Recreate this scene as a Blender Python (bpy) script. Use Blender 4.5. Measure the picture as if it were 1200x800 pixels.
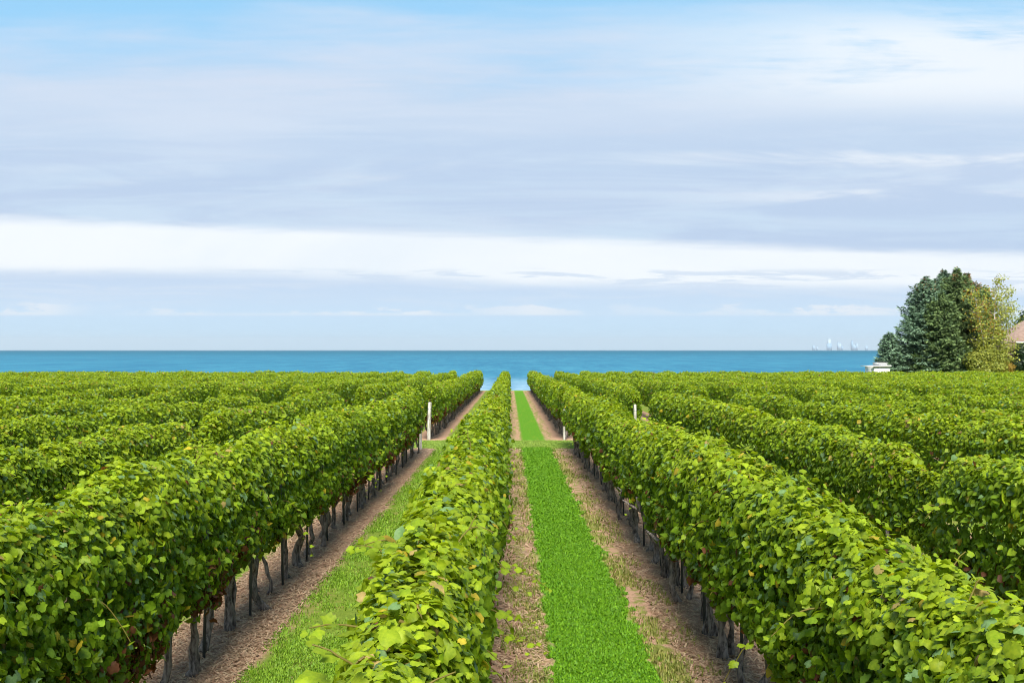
import bpy, math, random
import numpy as np

# ------------------------------------------------------------------ scene, camera, light, exposure
sc = bpy.context.scene
for o in list(bpy.data.objects):
    bpy.data.objects.remove(o, do_unlink=True)
COL = sc.collection
RNG = np.random.default_rng(7)
random.seed(7)
R = math.radians

CAM_H = 3.05            # camera above the ground it stands on
SLOPE = 0.0117          # the field falls gently towards the lake
SPACING = 2.7           # row spacing
ROW0 = -0.46            # x of the row just beside the camera
EXPOSURE = 1.15
GAIN = 1.0 / 2 ** EXPOSURE

cam_d = bpy.data.cameras.new('camera')
cam_d.lens = 36.0
cam_d.sensor_width = 36.0
cam_d.clip_start = 0.05
cam_d.clip_end = 200000
cam = bpy.data.objects.new('camera', cam_d)
cam.location = (0, 0, CAM_H)
cam.rotation_euler = (R(90 + 0.48), 0, R(-0.12))
COL.objects.link(cam)
sc.camera = cam

SUN_EL, SUN_AZ = 51.0, 180.5   # azimuth clockwise from +Y: behind the camera, a little to the left
sun_d = bpy.data.lights.new('sun', 'SUN')
sun_d.energy = 4.2
sun_d.angle = R(24.0)
sun_d.color = (1.0, 0.95, 0.86)
sun = bpy.data.objects.new('sun', sun_d)
sun.rotation_euler = (R(90 - SUN_EL), 0, R(180 - SUN_AZ))
COL.objects.link(sun)

sc.view_settings.view_transform = 'Standard'
sc.view_settings.look = 'None'
sc.view_settings.gamma = 1.0
sc.view_settings.use_curve_mapping = False
sc.view_settings.exposure = EXPOSURE
sc.render.engine = 'CYCLES'
sc.cycles.use_denoising = True
sc.cycles.filter_width = 1.05
sc.cycles.max_bounces = 6
sc.cycles.diffuse_bounces = 4
sc.cycles.glossy_bounces = 2
sc.cycles.transmission_bounces = 4
sc.cycles.volume_bounces = 0


class NT:
    """small helper to write node trees as expressions"""
    def __init__(self, tree):
        self.t = tree
        tree.nodes.clear()

    def node(self, typ, props=None, ins=None):
        n = self.t.nodes.new(typ)
        for k, v in (props or {}).items():
            setattr(n, k, v)
        for k, v in (ins or {}).items():
            self.put(n.inputs[k], v)
        return n

    def put(self, sock, v):
        if isinstance(v, bpy.types.NodeSocket):
            self.t.links.new(v, sock)
        elif isinstance(v, (tuple, list)) and sock.type == 'RGBA' and len(v) == 3:
            sock.default_value = (*v, 1.0)
        else:
            sock.default_value = v

    def m(self, op, a, b=0.0, c=0.0, clamp=False):
        n = self.node('ShaderNodeMath', {'operation': op, 'use_clamp': clamp})
        for i, v in enumerate((a, b, c)):
            if i < len(n.inputs):
                self.put(n.inputs[i], v)
        return n.outputs[0]

    def ss(self, v, lo, hi):
        n = self.node('ShaderNodeMapRange', {'interpolation_type': 'SMOOTHSTEP'})
        self.put(n.inputs['Value'], v)
        self.put(n.inputs['From Min'], lo)
        self.put(n.inputs['From Max'], hi)
        return n.outputs['Result']

    def mix(self, f, a, b, blend='MIX'):
        n = self.node('ShaderNodeMix', {'data_type': 'RGBA', 'blend_type': blend})
        self.put(n.inputs[0], f)
        self.put(n.inputs[6], a)
        self.put(n.inputs[7], b)
        return n.outputs[2]

    def noise(self, vec, scale, detail=3.0, rough=0.55, dist=0.0):
        n = self.node('ShaderNodeTexNoise', None, {'Scale': scale, 'Detail': detail, 'Roughness': rough, 'Distortion': dist})
        if vec is not None:
            self.put(n.inputs['Vector'], vec)
        return n.outputs['Fac']

    def vec(self, x, y, z):
        n = self.node('ShaderNodeCombineXYZ')
        for i, v in enumerate((x, y, z)):
            self.put(n.inputs[i], v)
        return n.outputs[0]


def lin(r, g, b):
    f = lambda c: (c / 255 / 12.92) if c / 255 <= 0.04045 else ((c / 255 + 0.055) / 1.055) ** 2.4
    return (f(r), f(g), f(b))


# ---- sky: Nishita blue with a deck of flat cloud layers given by direction
def build_world():
    w = bpy.data.worlds.new('World')
    sc.world = w
    w.use_nodes = True
    T = NT(w.node_tree)
    STR = 0.1
    k = GAIN / STR
    C = lambda r, g, b, s=1.0: tuple(c * k * s for c in lin(r, g, b))
    tc = T.node('ShaderNodeTexCoord').outputs['Generated']
    sep = T.node('ShaderNodeSeparateXYZ', None, {0: tc})
    x, y, z = sep.outputs
    ay = T.m('MAXIMUM', T.m('ABSOLUTE', y), 0.12)
    u = T.m('DIVIDE', x, ay)
    v = T.m('DIVIDE', z, ay)
    sky = T.node('ShaderNodeTexSky', {'sky_type': 'NISHITA', 'sun_disc': False, 'sun_elevation': R(SUN_EL),
                                      'sun_rotation': R(SUN_AZ), 'air_density': 1.0, 'dust_density': 0.6,
                                      'ozone_density': 1.5}).outputs[0]
    # long flat streaks, two sizes
    nA = T.noise(T.vec(T.m('MULTIPLY', u, 1.6), T.m('MULTIPLY', v, 14.0), 3.1), 1.0, 4, 0.5, 0.4)
    nB = T.noise(T.vec(T.m('MULTIPLY', u, 5.0), T.m('MULTIPLY', v, 45.0), 7.7), 1.0, 7, 0.62, 0.3)
    nC = T.noise(T.vec(T.m('MULTIPLY', u, 2.2), T.m('MULTIPLY', v, 7.0), 11.3), 1.0, 7, 0.6, 0.8)
    nD = T.noise(T.vec(T.m('MULTIPLY', u, 9.0), T.m('MULTIPLY', v, 120.0), 2.4), 1.0, 5, 0.65, 0.6)
    nE = T.noise(T.vec(T.m('MULTIPLY', u, 3.0), T.m('MULTIPLY', v, 26.0), 5.4), 1.0, 6, 0.6, 0.8)
    nA0 = T.m('SUBTRACT', nA, 0.5)
    nB0 = T.m('SUBTRACT', nB, 0.5)
    # clear blue towards the top, pale towards the horizon
    blue = T.mix(0.85, sky, C(152, 212, 250))
    low = T.mix(T.ss(v, 0.0, 0.075), C(192, 227, 252, 1.05), C(206, 227, 250, 1.03))
    base = T.mix(T.ss(v, 0.02, 0.10), low, C(196, 217, 244))
    # lavender-grey deck
    deck_c = T.mix(T.ss(nA, 0.32, 0.72), C(198, 219, 243), C(213, 227, 246))
    deck_c = T.mix(T.m('MULTIPLY', T.ss(nB, 0.55, 0.85), T.ss(v, 0.09, 0.16)), deck_c, C(217, 227, 243))
    fine = T.m('MULTIPLY', T.ss(T.m('ADD', T.m('MULTIPLY', nD, 0.5), T.m('MULTIPLY', nE, 0.5)), 0.44, 0.62), 0.55)
    deck_c = T.mix(fine, deck_c, T.mix(T.ss(v, 0.10, 0.30), C(205, 228, 248), C(216, 226, 245)))
    deck_c = T.mix(T.m('MULTIPLY', T.m('MULTIPLY', T.ss(nE, 0.62, 0.40), T.m('SUBTRACT', 1.0, T.ss(v, 0.15, 0.26))), 0.75), deck_c, C(188, 209, 238))
    edge = T.m('ADD', T.m('ADD', 0.292, T.m('MULTIPLY', nA0, 0.14)), T.m('MULTIPLY', nB0, 0.08))
    deck_m = T.m('SUBTRACT', 1.0, T.ss(T.m('SUBTRACT', v, edge), -0.045, 0.05))
    hi = T.mix(deck_m, blue, deck_c)
    # white wisps high on the right and thin streaks at mid height
    wr = T.m('MULTIPLY', T.ss(u, 0.02, 0.40), T.m('MULTIPLY', T.ss(v, 0.215, 0.265), T.m('SUBTRACT', 1.0, T.ss(v, 0.30, 0.36))))
    wr = T.m('MULTIPLY', wr, T.ss(T.m('ADD', nC, T.m('ADD', T.m('MULTIPLY', nB0, 0.35), T.m('MULTIPLY', T.m('SUBTRACT', nD, 0.5), 0.25))), 0.26, 0.52))
    hi = T.mix(T.m('MULTIPLY', wr, 0.92), hi, C(242, 248, 254, 1.03))
    ws = T.m('MULTIPLY', T.m('SUBTRACT', 1.0, T.ss(T.m('ABSOLUTE', T.m('SUBTRACT', v, T.m('ADD', 0.150, T.m('MULTIPLY', nB0, 0.02)))), 0.001, 0.009)), T.ss(u, 0.15, 0.38))
    ws2 = T.m('MULTIPLY', T.m('SUBTRACT', 1.0, T.ss(T.m('ABSOLUTE', T.m('SUBTRACT', v, T.m('ADD', 0.186, T.m('MULTIPLY', nB0, 0.025)))), 0.001, 0.010)), T.ss(u, 0.02, 0.34))
    ws = T.m('MULTIPLY', T.m('MAXIMUM', ws, ws2), T.ss(nE, 0.36, 0.56))
    hi = T.mix(T.m('MULTIPLY', ws, 0.8), hi, C(238, 245, 253))
    base = T.mix(T.m('MULTIPLY', T.m('MULTIPLY', T.ss(nD, 0.45, 0.65), T.ss(v, 0.03, 0.06)), 0.5), base, C(222, 234, 249))
    col = T.mix(T.ss(v, 0.06, 0.10), base, hi)
    # the bright white band, slanting down to the right
    up = T.m('ADD', T.m('MULTIPLY', u, -0.0345), T.m('ADD', 0.1075, T.m('ADD', T.m('MULTIPLY', nB0, 0.014), T.m('MULTIPLY', T.m('SUBTRACT', nD, 0.5), 0.010))))
    lo = T.m('ADD', T.m('MULTIPLY', u, -0.021), T.m('ADD', 0.0635, T.m('ADD', T.m('MULTIPLY', nA0, 0.022), T.m('MULTIPLY', nB0, 0.014))))
    bm = T.m('MULTIPLY', T.ss(T.m('SUBTRACT', v, lo), -0.006, 0.010), T.m('SUBTRACT', 1.0, T.ss(T.m('SUBTRACT', v, up), -0.005, 0.009)))
    streak = T.m('MULTIPLY', T.ss(nD, 0.50, 0.58), T.m('SUBTRACT', 1.0, T.ss(v, 0.074, 0.082)))
    bm = T.m('MULTIPLY', bm, T.m('SUBTRACT', 1.0, T.m('MULTIPLY', streak, 0.7)))
    wc = T.mix(T.ss(nC, 0.3, 0.7), C(238, 247, 255, 1.02), C(246, 251, 255, 1.05))
    col = T.mix(T.m('MULTIPLY', bm, 0.97), col, wc)
    # a low line of small cumulus with flat bases
    cn = T.noise(T.vec(T.m('MULTIPLY', u, 16.0), T.m('MULTIPLY', v, 60.0), 1.7), 1.0, 5, 0.6)
    top = T.m('ADD', 0.0345, T.m('MULTIPLY', T.ss(cn, 0.42, 0.66), 0.011))
    cm = T.m('MULTIPLY', T.ss(v, 0.0325, 0.0355), T.m('SUBTRACT', 1.0, T.ss(T.m('SUBTRACT', v, top), -0.001, 0.003)))
    cm = T.m('MULTIPLY', cm, T.ss(T.noise(T.vec(T.m('MULTIPLY', u, 4.0), 0.0, 5.0), 1.0, 3), 0.36, 0.58))
    col = T.mix(T.m('MULTIPLY', cm, 0.7), col, C(246, 249, 254))
    # overhead and behind: broken cloud on blue
    nz = T.noise(tc, 2.2, 6, 0.6, 0.3)
    over = T.mix(T.ss(nz, 0.42, 0.62), blue, C(232, 238, 247))
    col = T.mix(T.ss(z, 0.36, 0.60), col, over)
    bg = T.node('ShaderNodeBackground', None, {'Color': col, 'Strength': STR})
    out = T.node('ShaderNodeOutputWorld')
    T.t.links.new(bg.outputs[0], out.inputs[0])


build_world()


# ------------------------------------------------------------------ helpers
def gz(d):
    return -SLOPE * d


def link(o, parent=None):
    COL.objects.link(o)
    if parent is not None:
        o.parent = parent
    return o


def tag(o, label, cat, group=None):
    o['label'] = label
    o['category'] = cat
    if group:
        o['group'] = group
    return o


def empty(name, loc):
    o = bpy.data.objects.new(name, None)
    o.location = loc
    o.empty_display_size = 0.2
    return link(o)


def mesh_np(name, verts, faces, mats, parent=None, col=None, matidx=None, smooth=False):
    """verts (N,3); faces: list of (n,k) int arrays"""
    me = bpy.data.meshes.new(name)
    verts = np.asarray(verts, np.float32)
    fl = [np.asarray(f, np.int32) for f in faces if len(f)]
    nl = sum(f.size for f in fl)
    npoly = sum(len(f) for f in fl)
    me.vertices.add(len(verts))
    me.vertices.foreach_set('co', verts.ravel())
    me.loops.add(nl)
    me.loops.foreach_set('vertex_index', np.concatenate([f.ravel() for f in fl]))
    me.polygons.add(npoly)
    tot = np.concatenate([np.full(len(f), f.shape[1], np.int32) for f in fl])
    start = np.concatenate([[0], np.cumsum(tot)[:-1]]).astype(np.int32)
    me.polygons.foreach_set('loop_start', start)
    me.polygons.foreach_set('loop_total', tot)
    if matidx is not None:
        me.polygons.foreach_set('material_index', np.asarray(matidx, np.int32))
    if smooth:
        me.polygons.foreach_set('use_smooth', np.ones(npoly, bool))
    for mt in mats:
        me.materials.append(mt)
    if col is not None:
        a = me.attributes.new('leaf_colour', 'FLOAT_COLOR', 'POINT')
        c4 = np.ones((len(verts), 4), np.float32)
        c4[:, :3] = col
        a.data.foreach_set('color', c4.ravel())
    me.update(calc_edges=True)
    me.validate()
    return link(bpy.data.objects.new(name, me), parent)


class Geo:
    """collects vertices / faces of several shapes for ONE mesh"""
    def __init__(self):
        self.v, self.f, self.n = [], {}, 0
        self.c = []

    def add(self, v, faces, col=None):
        v = np.asarray(v, np.float32)
        for f in faces:
            f = np.asarray(f, np.int32)
            if len(f):
                self.f.setdefault(f.shape[1], []).append(f + self.n)
        self.v.append(v)
        if col is not None:
            c = np.asarray(col, np.float32)
            self.c.append(np.broadcast_to(c, v.shape) if c.ndim < 2 or len(c) == 1 else c)
        self.n += len(v)

    def build(self, name, mats, parent=None, smooth=False, origin=(0, 0, 0)):
        v = np.concatenate(self.v) - np.asarray(origin, np.float32)
        fs = [np.concatenate(x) for x in self.f.values()]
        return mesh_np(name, v, fs, mats, parent, np.concatenate(self.c) if self.c else None, None, smooth)


def box(g, x0, x1, y0, y1, z0, z1, col=None):
    v = [(x, y, z) for z in (z0, z1) for y in (y0, y1) for x in (x0, x1)]
    g.add(v, [[(0, 2, 3, 1), (4, 5, 7, 6), (0, 1, 5, 4), (2, 6, 7, 3), (0, 4, 6, 2), (1, 3, 7, 5)]], col)


def tube(g, pts, rad, sides=7, jitter=0.0, rng=RNG, col=None, cap=True):
    pts = np.asarray(pts, float)
    n = len(pts)
    rad = np.broadcast_to(np.asarray(rad, float), (n,))
    t = np.gradient(pts, axis=0)
    t /= np.linalg.norm(t, axis=1)[:, None] + 1e-9
    ref = np.array([0.31, 0.95, 0.05]) if abs(t[0][2]) > 0.6 else np.array([0.05, 0.1, 1.0])
    a = np.cross(t, ref)
    a /= np.linalg.norm(a, axis=1)[:, None] + 1e-9
    b = np.cross(t, a)
    th = np.linspace(0, 2 * np.pi, sides, endpoint=False)
    rr = rad[:, None] * (1 + jitter * rng.normal(size=(n, sides)))
    v = pts[:, None, :] + rr[..., None] * (np.cos(th)[None, :, None] * a[:, None, :] + np.sin(th)[None, :, None] * b[:, None, :])
    v = v.reshape(-1, 3)
    i = np.arange(n - 1)[:, None] * sides
    j = np.arange(sides)[None, :]
    j2 = (j + 1) % sides
    q = np.stack([i + j, i + j2, i + sides + j2, i + sides + j], -1).reshape(-1, 4)
    tris = []
    if cap:
        v = np.concatenate([v, pts[:1], pts[-1:]])
        c0, c1 = n * sides, n * sides + 1
        for s in range(sides):
            tris.append((c0, (s + 1) % sides, s))
            tris.append((c1, (n - 1) * sides + s, (n - 1) * sides + (s + 1) % sides))
    g.add(v, [q, np.array(tris, np.int32).reshape(-1, 3)], col)


def hash2(i, j, seed):
    h = (i.astype(np.int64) * 374761393 + j.astype(np.int64) * 668265263 + seed * 974634) & 0x7fffffff
    h = ((h ^ (h >> 13)) * 1274126177) & 0x7fffffff
    return ((h ^ (h >> 16)) & 0xffff) / 65535.0


def vnoise(x, y, seed=0):
    x = np.asarray(x, float); y = np.asarray(y, float)
    xi = np.floor(x).astype(int); yi = np.floor(y).astype(int)
    fx = x - xi; fy = y - yi
    fx = fx * fx * (3 - 2 * fx); fy = fy * fy * (3 - 2 * fy)
    a = hash2(xi, yi, seed); b = hash2(xi + 1, yi, seed)
    c = hash2(xi, yi + 1, seed); d = hash2(xi + 1, yi + 1, seed)
    return (a + (b - a) * fx) * (1 - fy) + (c + (d - c) * fx) * fy


def norm(a):
    return a / (np.linalg.norm(a, axis=-1, keepdims=True) + 1e-9)


# ------------------------------------------------------------------ materials
def material(name):
    m = bpy.data.materials.new(name)
    m.use_nodes = True
    return m, NT(m.node_tree)


def finish(T, surf):
    out = T.node('ShaderNodeOutputMaterial')
    T.t.links.new(surf, out.inputs[0])


def leaf_material(name, rough=0.5, trans=0.48, spec=0.20, tw=(1.25, 1.15, 0.5), fine=60.0):
    m, T = material(name)
    a = T.node('ShaderNodeAttribute', {'attribute_name': 'leaf_colour'}).outputs['Color']
    pos = T.node('ShaderNodeNewGeometry').outputs['Position']
    n = T.noise(pos, fine, 3)
    c = T.mix(T.ss(n, 0.25, 0.75), T.mix(1.0, a, (0.80, 0.86, 0.80), 'MULTIPLY'), T.mix(1.0, a, (1.18, 1.12, 1.1), 'MULTIPLY'))
    p = T.node('ShaderNodeBsdfPrincipled', None, {'Base Color': c, 'Roughness': rough, 'Specular IOR Level': spec})
    t = T.node('ShaderNodeBsdfTranslucent', None, {'Color': T.mix(1.0, c, tw, 'MULTIPLY')})
    mx = T.node('ShaderNodeMixShader', None, {0: trans})
    T.t.links.new(p.outputs[0], mx.inputs[1])
    T.t.links.new(t.outputs[0], mx.inputs[2])
    finish(T, mx.outputs[0])
    return m


def simple(name, c1, c2, scale=8.0, rough=0.8, bump=0.0, stretch=(1, 1, 1), metal=0.0, spec=0.3):
    m, T = material(name)
    pos = T.node('ShaderNodeTexCoord').outputs['Object']
    mp = T.node('ShaderNodeMapping', None, {'Vector': pos, 'Scale': stretch}).outputs[0]
    n = T.noise(mp, scale, 5, 0.6)
    c = T.mix(T.ss(n, 0.3, 0.7), c1, c2)
    p = T.node('ShaderNodeBsdfPrincipled', None, {'Base Color': c, 'Roughness': rough, 'Metallic': metal, 'Specular IOR Level': spec})
    if bump:
        b = T.node('ShaderNodeBump', None, {'Strength': bump, 'Distance': 0.02, 'Height': n})
        T.t.links.new(b.outputs[0], p.inputs['Normal'])
    finish(T, p.outputs[0])
    return m


M_LEAF = leaf_material('vine_leaf')
M_NEEDLE = leaf_material('spruce_needles', 0.6, 0.08, 0.2, (1, 1, 0.8), 6.0)
M_TREELEAF = leaf_material('tree_leaf', 0.5, 0.3, 0.3, (1.2, 1.1, 0.6), 6.0)
M_GRASS = leaf_material('grass_blade', 0.55, 0.3, 0.25, (1.1, 1.15, 0.5), 20.0)
M_BARK = simple('vine_bark', (0.030, 0.023, 0.019), (0.28, 0.235, 0.205), 34, 0.95, 0.9, (1, 1, 0.22))
M_CANE = simple('vine_cane', (0.16, 0.09, 0.03), (0.24, 0.20, 0.06), 10, 0.7)
M_STAKE = simple('steel_stake', (0.05, 0.06, 0.058), (0.10, 0.11, 0.105), 15, 0.6, 0.1, (1, 1, 0.3), 0.3)
M_POST = simple('white_post_wood', (0.17, 0.14, 0.10), (0.56, 0.54, 0.49), 7, 0.75, 0.25, (3, 3, 0.4))
M_WIRE = simple('wire', (0.25, 0.25, 0.25), (0.4, 0.4, 0.4), 5, 0.4, 0, (1, 1, 1), 0.8)


def ground_material():
    m, T = material('field_ground')
    pos = T.node('ShaderNodeNewGeometry').outputs['Position']
    sep = T.node('ShaderNodeSeparateXYZ', None, {0: pos})
    X, Y, Z = sep.outputs
    n1 = T.noise(pos, 1.1, 4)
    n2 = T.noise(pos, 6.0, 4)
    n3 = T.noise(pos, 38.0, 4, 0.65)
    nlong = T.noise(T.vec(T.m('MULTIPLY', X, 5.0), T.m('MULTIPLY', Y, 0.35), 0.0), 1.0, 4)
    wob = T.m('ADD', T.m('MULTIPLY', T.m('SUBTRACT', n1, 0.5), 0.25), T.m('MULTIPLY', T.m('SUBTRACT', n2, 0.5), 0.35))
    xr = T.m('SUBTRACT', X, ROW0)
    # distance to the nearest row
    a = T.m('ABSOLUTE', T.m('SUBTRACT', T.m('FLOORED_MODULO', T.m('ADD', xr, SPACING / 2), SPACING), SPACING / 2))
    aw = T.m('ADD', a, wob)
    # mulch / dry soil
    dirt = T.mix(T.ss(n3, 0.25, 0.75), (0.27, 0.155, 0.100), (0.46, 0.295, 0.20))
    dirt = T.mix(T.m('MULTIPLY', T.ss(n2, 0.45, 0.75), 0.7), dirt, (0.32, 0.18, 0.118))
    grass = T.mix(T.ss(n3, 0.3, 0.72), (0.085, 0.135, 0.014), (0.17, 0.225, 0.03))
    grass = T.mix(T.m('MULTIPLY', T.ss(n1, 0.35, 0.7), 0.4), grass, (0.10, 0.19, 0.014))
    worn = T.mix(T.ss(n2, 0.35, 0.65), (0.30, 0.20, 0.11), (0.19, 0.18, 0.045))
    g2 = T.mix(T.m('MULTIPLY', T.ss(T.m('ADD', n2, T.m('MULTIPLY', T.m('SUBTRACT', nlong, 0.5), 1.0)), 0.48, 0.70), 0.7), grass, worn)
    alley = T.mix(T.ss(aw, 0.52, 0.70), dirt, g2)
    # the alley just ahead of the camera has a sown clover strip
    in01 = T.m('MULTIPLY', T.m('GREATER_THAN', X, ROW0), T.m('LESS_THAN', X, ROW0 + SPACING))
    dx = T.m('ABSOLUTE', T.m('SUBTRACT', X, 0.92))
    clov = T.mix(T.ss(n3, 0.3, 0.7), (0.045, 0.14, 0.008), (0.11, 0.26, 0.015))
    side = T.mix(T.ss(T.m('ADD', n2, T.m('MULTIPLY', T.m('SUBTRACT', nlong, 0.5), 0.9)), 0.40, 0.66), dirt, g2)
    al01 = T.mix(T.ss(aw, 0.40, 0.62), dirt, side)
    clov = T.mix(T.m('MULTIPLY', T.ss(nlong, 0.5, 0.75), 0.5), clov, (0.15, 0.21, 0.02))
    al01 = T.mix(T.ss(T.m('ADD', dx, T.m('MULTIPLY', wob, 0.42)), 0.38, 0.54), clov, al01)
    c = T.mix(in01, alley, al01)
    # grass crossing between the two blocks and the strip past the row ends
    head = T.mix(T.ss(n3, 0.3, 0.7), (0.15, 0.23, 0.03), (0.25, 0.34, 0.06))
    yw = T.m('ADD', Y, T.m('MULTIPLY', wob, 1.6))
    hm = T.m('MULTIPLY', T.ss(yw, 36.0, 36.6), T.m('SUBTRACT', 1.0, T.ss(yw, 39.7, 40.1)))
    hm = T.m('MAXIMUM', hm, T.ss(yw, 108.4, 108.9))
    c = T.mix(T.m('MULTIPLY', hm, 0.93), c, head)
    # bluff and the rough land further out
    c = T.mix(T.ss(Z, -1.75, -2.3), c, (0.13, 0.10, 0.06))
    p = T.node('ShaderNodeBsdfPrincipled', None, {'Base Color': c, 'Roughness': 0.95, 'Specular IOR Level': 0.1})
    bm = T.node('ShaderNodeBump', None, {'Strength': 0.7, 'Distance': 0.05, 'Height': T.m('ADD', n3, T.m('MULTIPLY', n2, 1.2))})
    T.t.links.new(bm.outputs[0], p.inputs['Normal'])
    finish(T, p.outputs[0])
    return m


def water_material():
    m, T = material('lake_water')
    pos = T.node('ShaderNodeNewGeometry').outputs['Position']
    sep = T.node('ShaderNodeSeparateXYZ', None, {0: pos})
    X, Y, Z = sep.outputs
    deep = (0.004, 0.082, 0.135)
    mid = (0.020, 0.128, 0.205)
    shal = (0.13, 0.245, 0.335)
    c = T.mix(T.ss(Y, 190.0, 330.0), shal, mid)
    c = T.mix(T.ss(Y, 350.0, 3500.0), c, deep)
    w1 = T.noise(T.vec(T.m('MULTIPLY', X, 0.25), T.m('MULTIPLY', Y, 0.06), 0.0), 1.0, 6, 0.7)
    w2 = T.noise(T.vec(T.m('MULTIPLY', X, 0.02), T.m('MULTIPLY', Y, 0.004), 4.0), 1.0, 5, 0.65)
    w3 = T.noise(T.vec(T.m('MULTIPLY', X, 0.11), T.m('MULTIPLY', Y, 0.010), 9.0), 1.0, 6, 0.75)
    wv = T.m('ADD', T.m('MULTIPLY', w1, 0.25), T.m('ADD', T.m('MULTIPLY', w2, 0.25), T.m('MULTIPLY', w3, 0.5)))
    c = T.mix(T.ss(wv, 0.40, 0.60), T.mix(1.0, c, (0.62, 0.76, 0.84), 'MULTIPLY'), T.mix(1.0, c, (1.5, 1.2, 1.10), 'MULTIPLY'))
    d = T.node('ShaderNodeBsdfDiffuse', None, {'Color': c})
    g = T.node('ShaderNodeBsdfGlossy', None, {'Color': (0.8, 0.9, 1.0), 'Roughness': 0.35})
    b = T.node('ShaderNodeBump', None, {'Strength': 1.0, 'Distance': 1.2, 'Height': w1})
    T.t.links.new(b.outputs[0], g.inputs['Normal'])
    mx = T.node('ShaderNodeMixShader', None, {0: 0.09})
    T.t.links.new(d.outputs[0], mx.inputs[1])
    T.t.links.new(g.outputs[0], mx.inputs[2])
    finish(T, mx.outputs[0])
    return m


# ------------------------------------------------------------------ setting: land and lake
LAKE_Z = CAM_H - 8.0
FIELD_END = 108.0


def edge_d(x):
    """distance at which the land drops to the lake"""
    t = np.clip((x - 36.5) / 4.0, 0, 1)
    return 111.0 + 62.0 * t * t * (3 - 2 * t) + 0.5 * (vnoise(x / 2.3, 0 * x, 3) - 0.5)


def build_land():
    xs = np.unique(np.concatenate([np.linspace(-3000, -120, 20), np.linspace(-120, 120, 241), np.linspace(120, 3000, 20)]))
    rows = []
    ys = [-1500.0, -200.0, -20.0, 0.0, 20.0, 40.0, 60.0, 80.0, 100.0]
    for y in ys:
        rows.append(np.stack([xs, np.full_like(xs, y), np.full_like(xs, gz(max(y, -200)))], 1))
    e = edge_d(xs)
    for off, dz in ((-2.0, 0), (-0.2, 0.0), (0.25, -0.12), (1.2, -1.2), (5.0, -3.4), (14.0, -6.0)):
        y = e + off
        rows.append(np.stack([xs, y, gz(np.minimum(y, e)) + dz], 1))
    v = np.concatenate(rows)
    n = len(xs)
    f = []
    for r in range(len(rows) - 1):
        i = np.arange(n - 1) + r * n
        f.append(np.stack([i, i + 1, i + n + 1, i + n], 1))
    o = mesh_np('ground', v, [np.concatenate(f)], [ground_material()], smooth=False)
    o['kind'] = 'structure'
    o['label'] = 'gently sloping vineyard ground with grass alleys and bare soil under the rows'
    W = 60000.0
    vs = [(-W, 60, LAKE_Z), (W, 60, LAKE_Z), (W, 70000, LAKE_Z), (-W, 70000, LAKE_Z)]
    o = mesh_np('lake', vs, [[(0, 1, 2, 3)]], [water_material()])
    o['kind'] = 'structure'
    o['label'] = 'wide blue lake reaching to the horizon behind the vineyard'


build_land()

# ------------------------------------------------------------------ leaves
def leaf_template(level):
    """outline of a five-lobed vine leaf: u across, v along, w out of the plane"""
    if level == 0:
        half = [(0.10, -0.12), (0.34, -0.17), (0.52, 0.04), (0.49, 0.20), (0.58, 0.42), (0.41, 0.58), (0.27, 0.78)]
        tip = (0.0, 0.97)
        pts = [(0, 0.02)] + half + [tip] + [(-u, v) for u, v in reversed(half)]
    elif level == 1:
        half = [(0.36, -0.14), (0.50, 0.30), (0.26, 0.66)]
        pts = [(0, 0.0)] + half + [(0, 1.0)] + [(-u, v) for u, v in reversed(half)]
    else:
        pts = None
    if pts is not None:
        c = (0, 0.34)
        P = np.array([c] + pts, float)
        w = -0.28 * np.abs(P[:, 0]) ** 1.4 * 1.4 - 0.22 * (P[:, 1] - 0.3) ** 2
        w[0] += 0.03
        P = np.stack([P[:, 0], P[:, 1], w], 1)
        n = len(pts)
        F = np.array([(0, 1 + i, 1 + (i + 1) % n) for i in range(n)])
        vein = np.ones(len(P)); vein[0] = 1.14; vein[1] = 1.10
        return P, F, vein
    if level == 2:
        P = np.array([(0, 0, 0), (0.46, 0.22, -0.13), (0.30, 0.72, -0.13), (0, 1, -0.05), (-0.30, 0.72, -0.13), (-0.46, 0.22, -0.13)], float)
        F = np.array([(0, 1, 2, 3), (0, 3, 4, 5)])
        return P, F, np.ones(6)
    P = np.array([(0, 0, 0), (0.48, 0.42, -0.08), (0, 1, 0), (-0.48, 0.42, -0.08)], float)
    F = np.array([(0, 1, 2, 3)])
    return P, F, np.ones(4)


TPL = [leaf_template(i) for i in range(4)]


def leaves_into(g, level, pos, nrm, tip, size, col, rng):
    """adds leaves (positions, normals, tip directions) to a Geo"""
    if len(pos) == 0:
        return
    P, F, vein = TPL[level]
    n = norm(nrm)
    t = norm(tip - n * (tip * n).sum(1, keepdims=True))
    b = np.cross(t, n)
    N, V = len(pos), len(P)
    curl = rng.uniform(0.3, 1.7, N)[:, None]
    jit = np.ones((N, V)) if level > 1 else 1 + 0.09 * rng.normal(size=(N, V))
    u = P[None, :, 0] * jit * rng.uniform(0.85, 1.15, N)[:, None]
    v = P[None, :, 1] * jit
    w = P[None, :, 2] * curl + (0 if level > 1 else 0.035 * rng.normal(size=(N, V)))
    s = size[:, None, None]
    vert = pos[:, None, :] + s * (u[..., None] * b[:, None, :] + v[..., None] * t[:, None, :] + w[..., None] * n[:, None, :])
    f = (F[None] + (np.arange(N) * V)[:, None, None]).reshape(-1, F.shape[1])
    c = np.clip(col[:, None, :] * vein[None, :, None], 0, 0.9)
    g.add(vert.reshape(-1, 3), [f], c.reshape(-1, 3))


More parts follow.
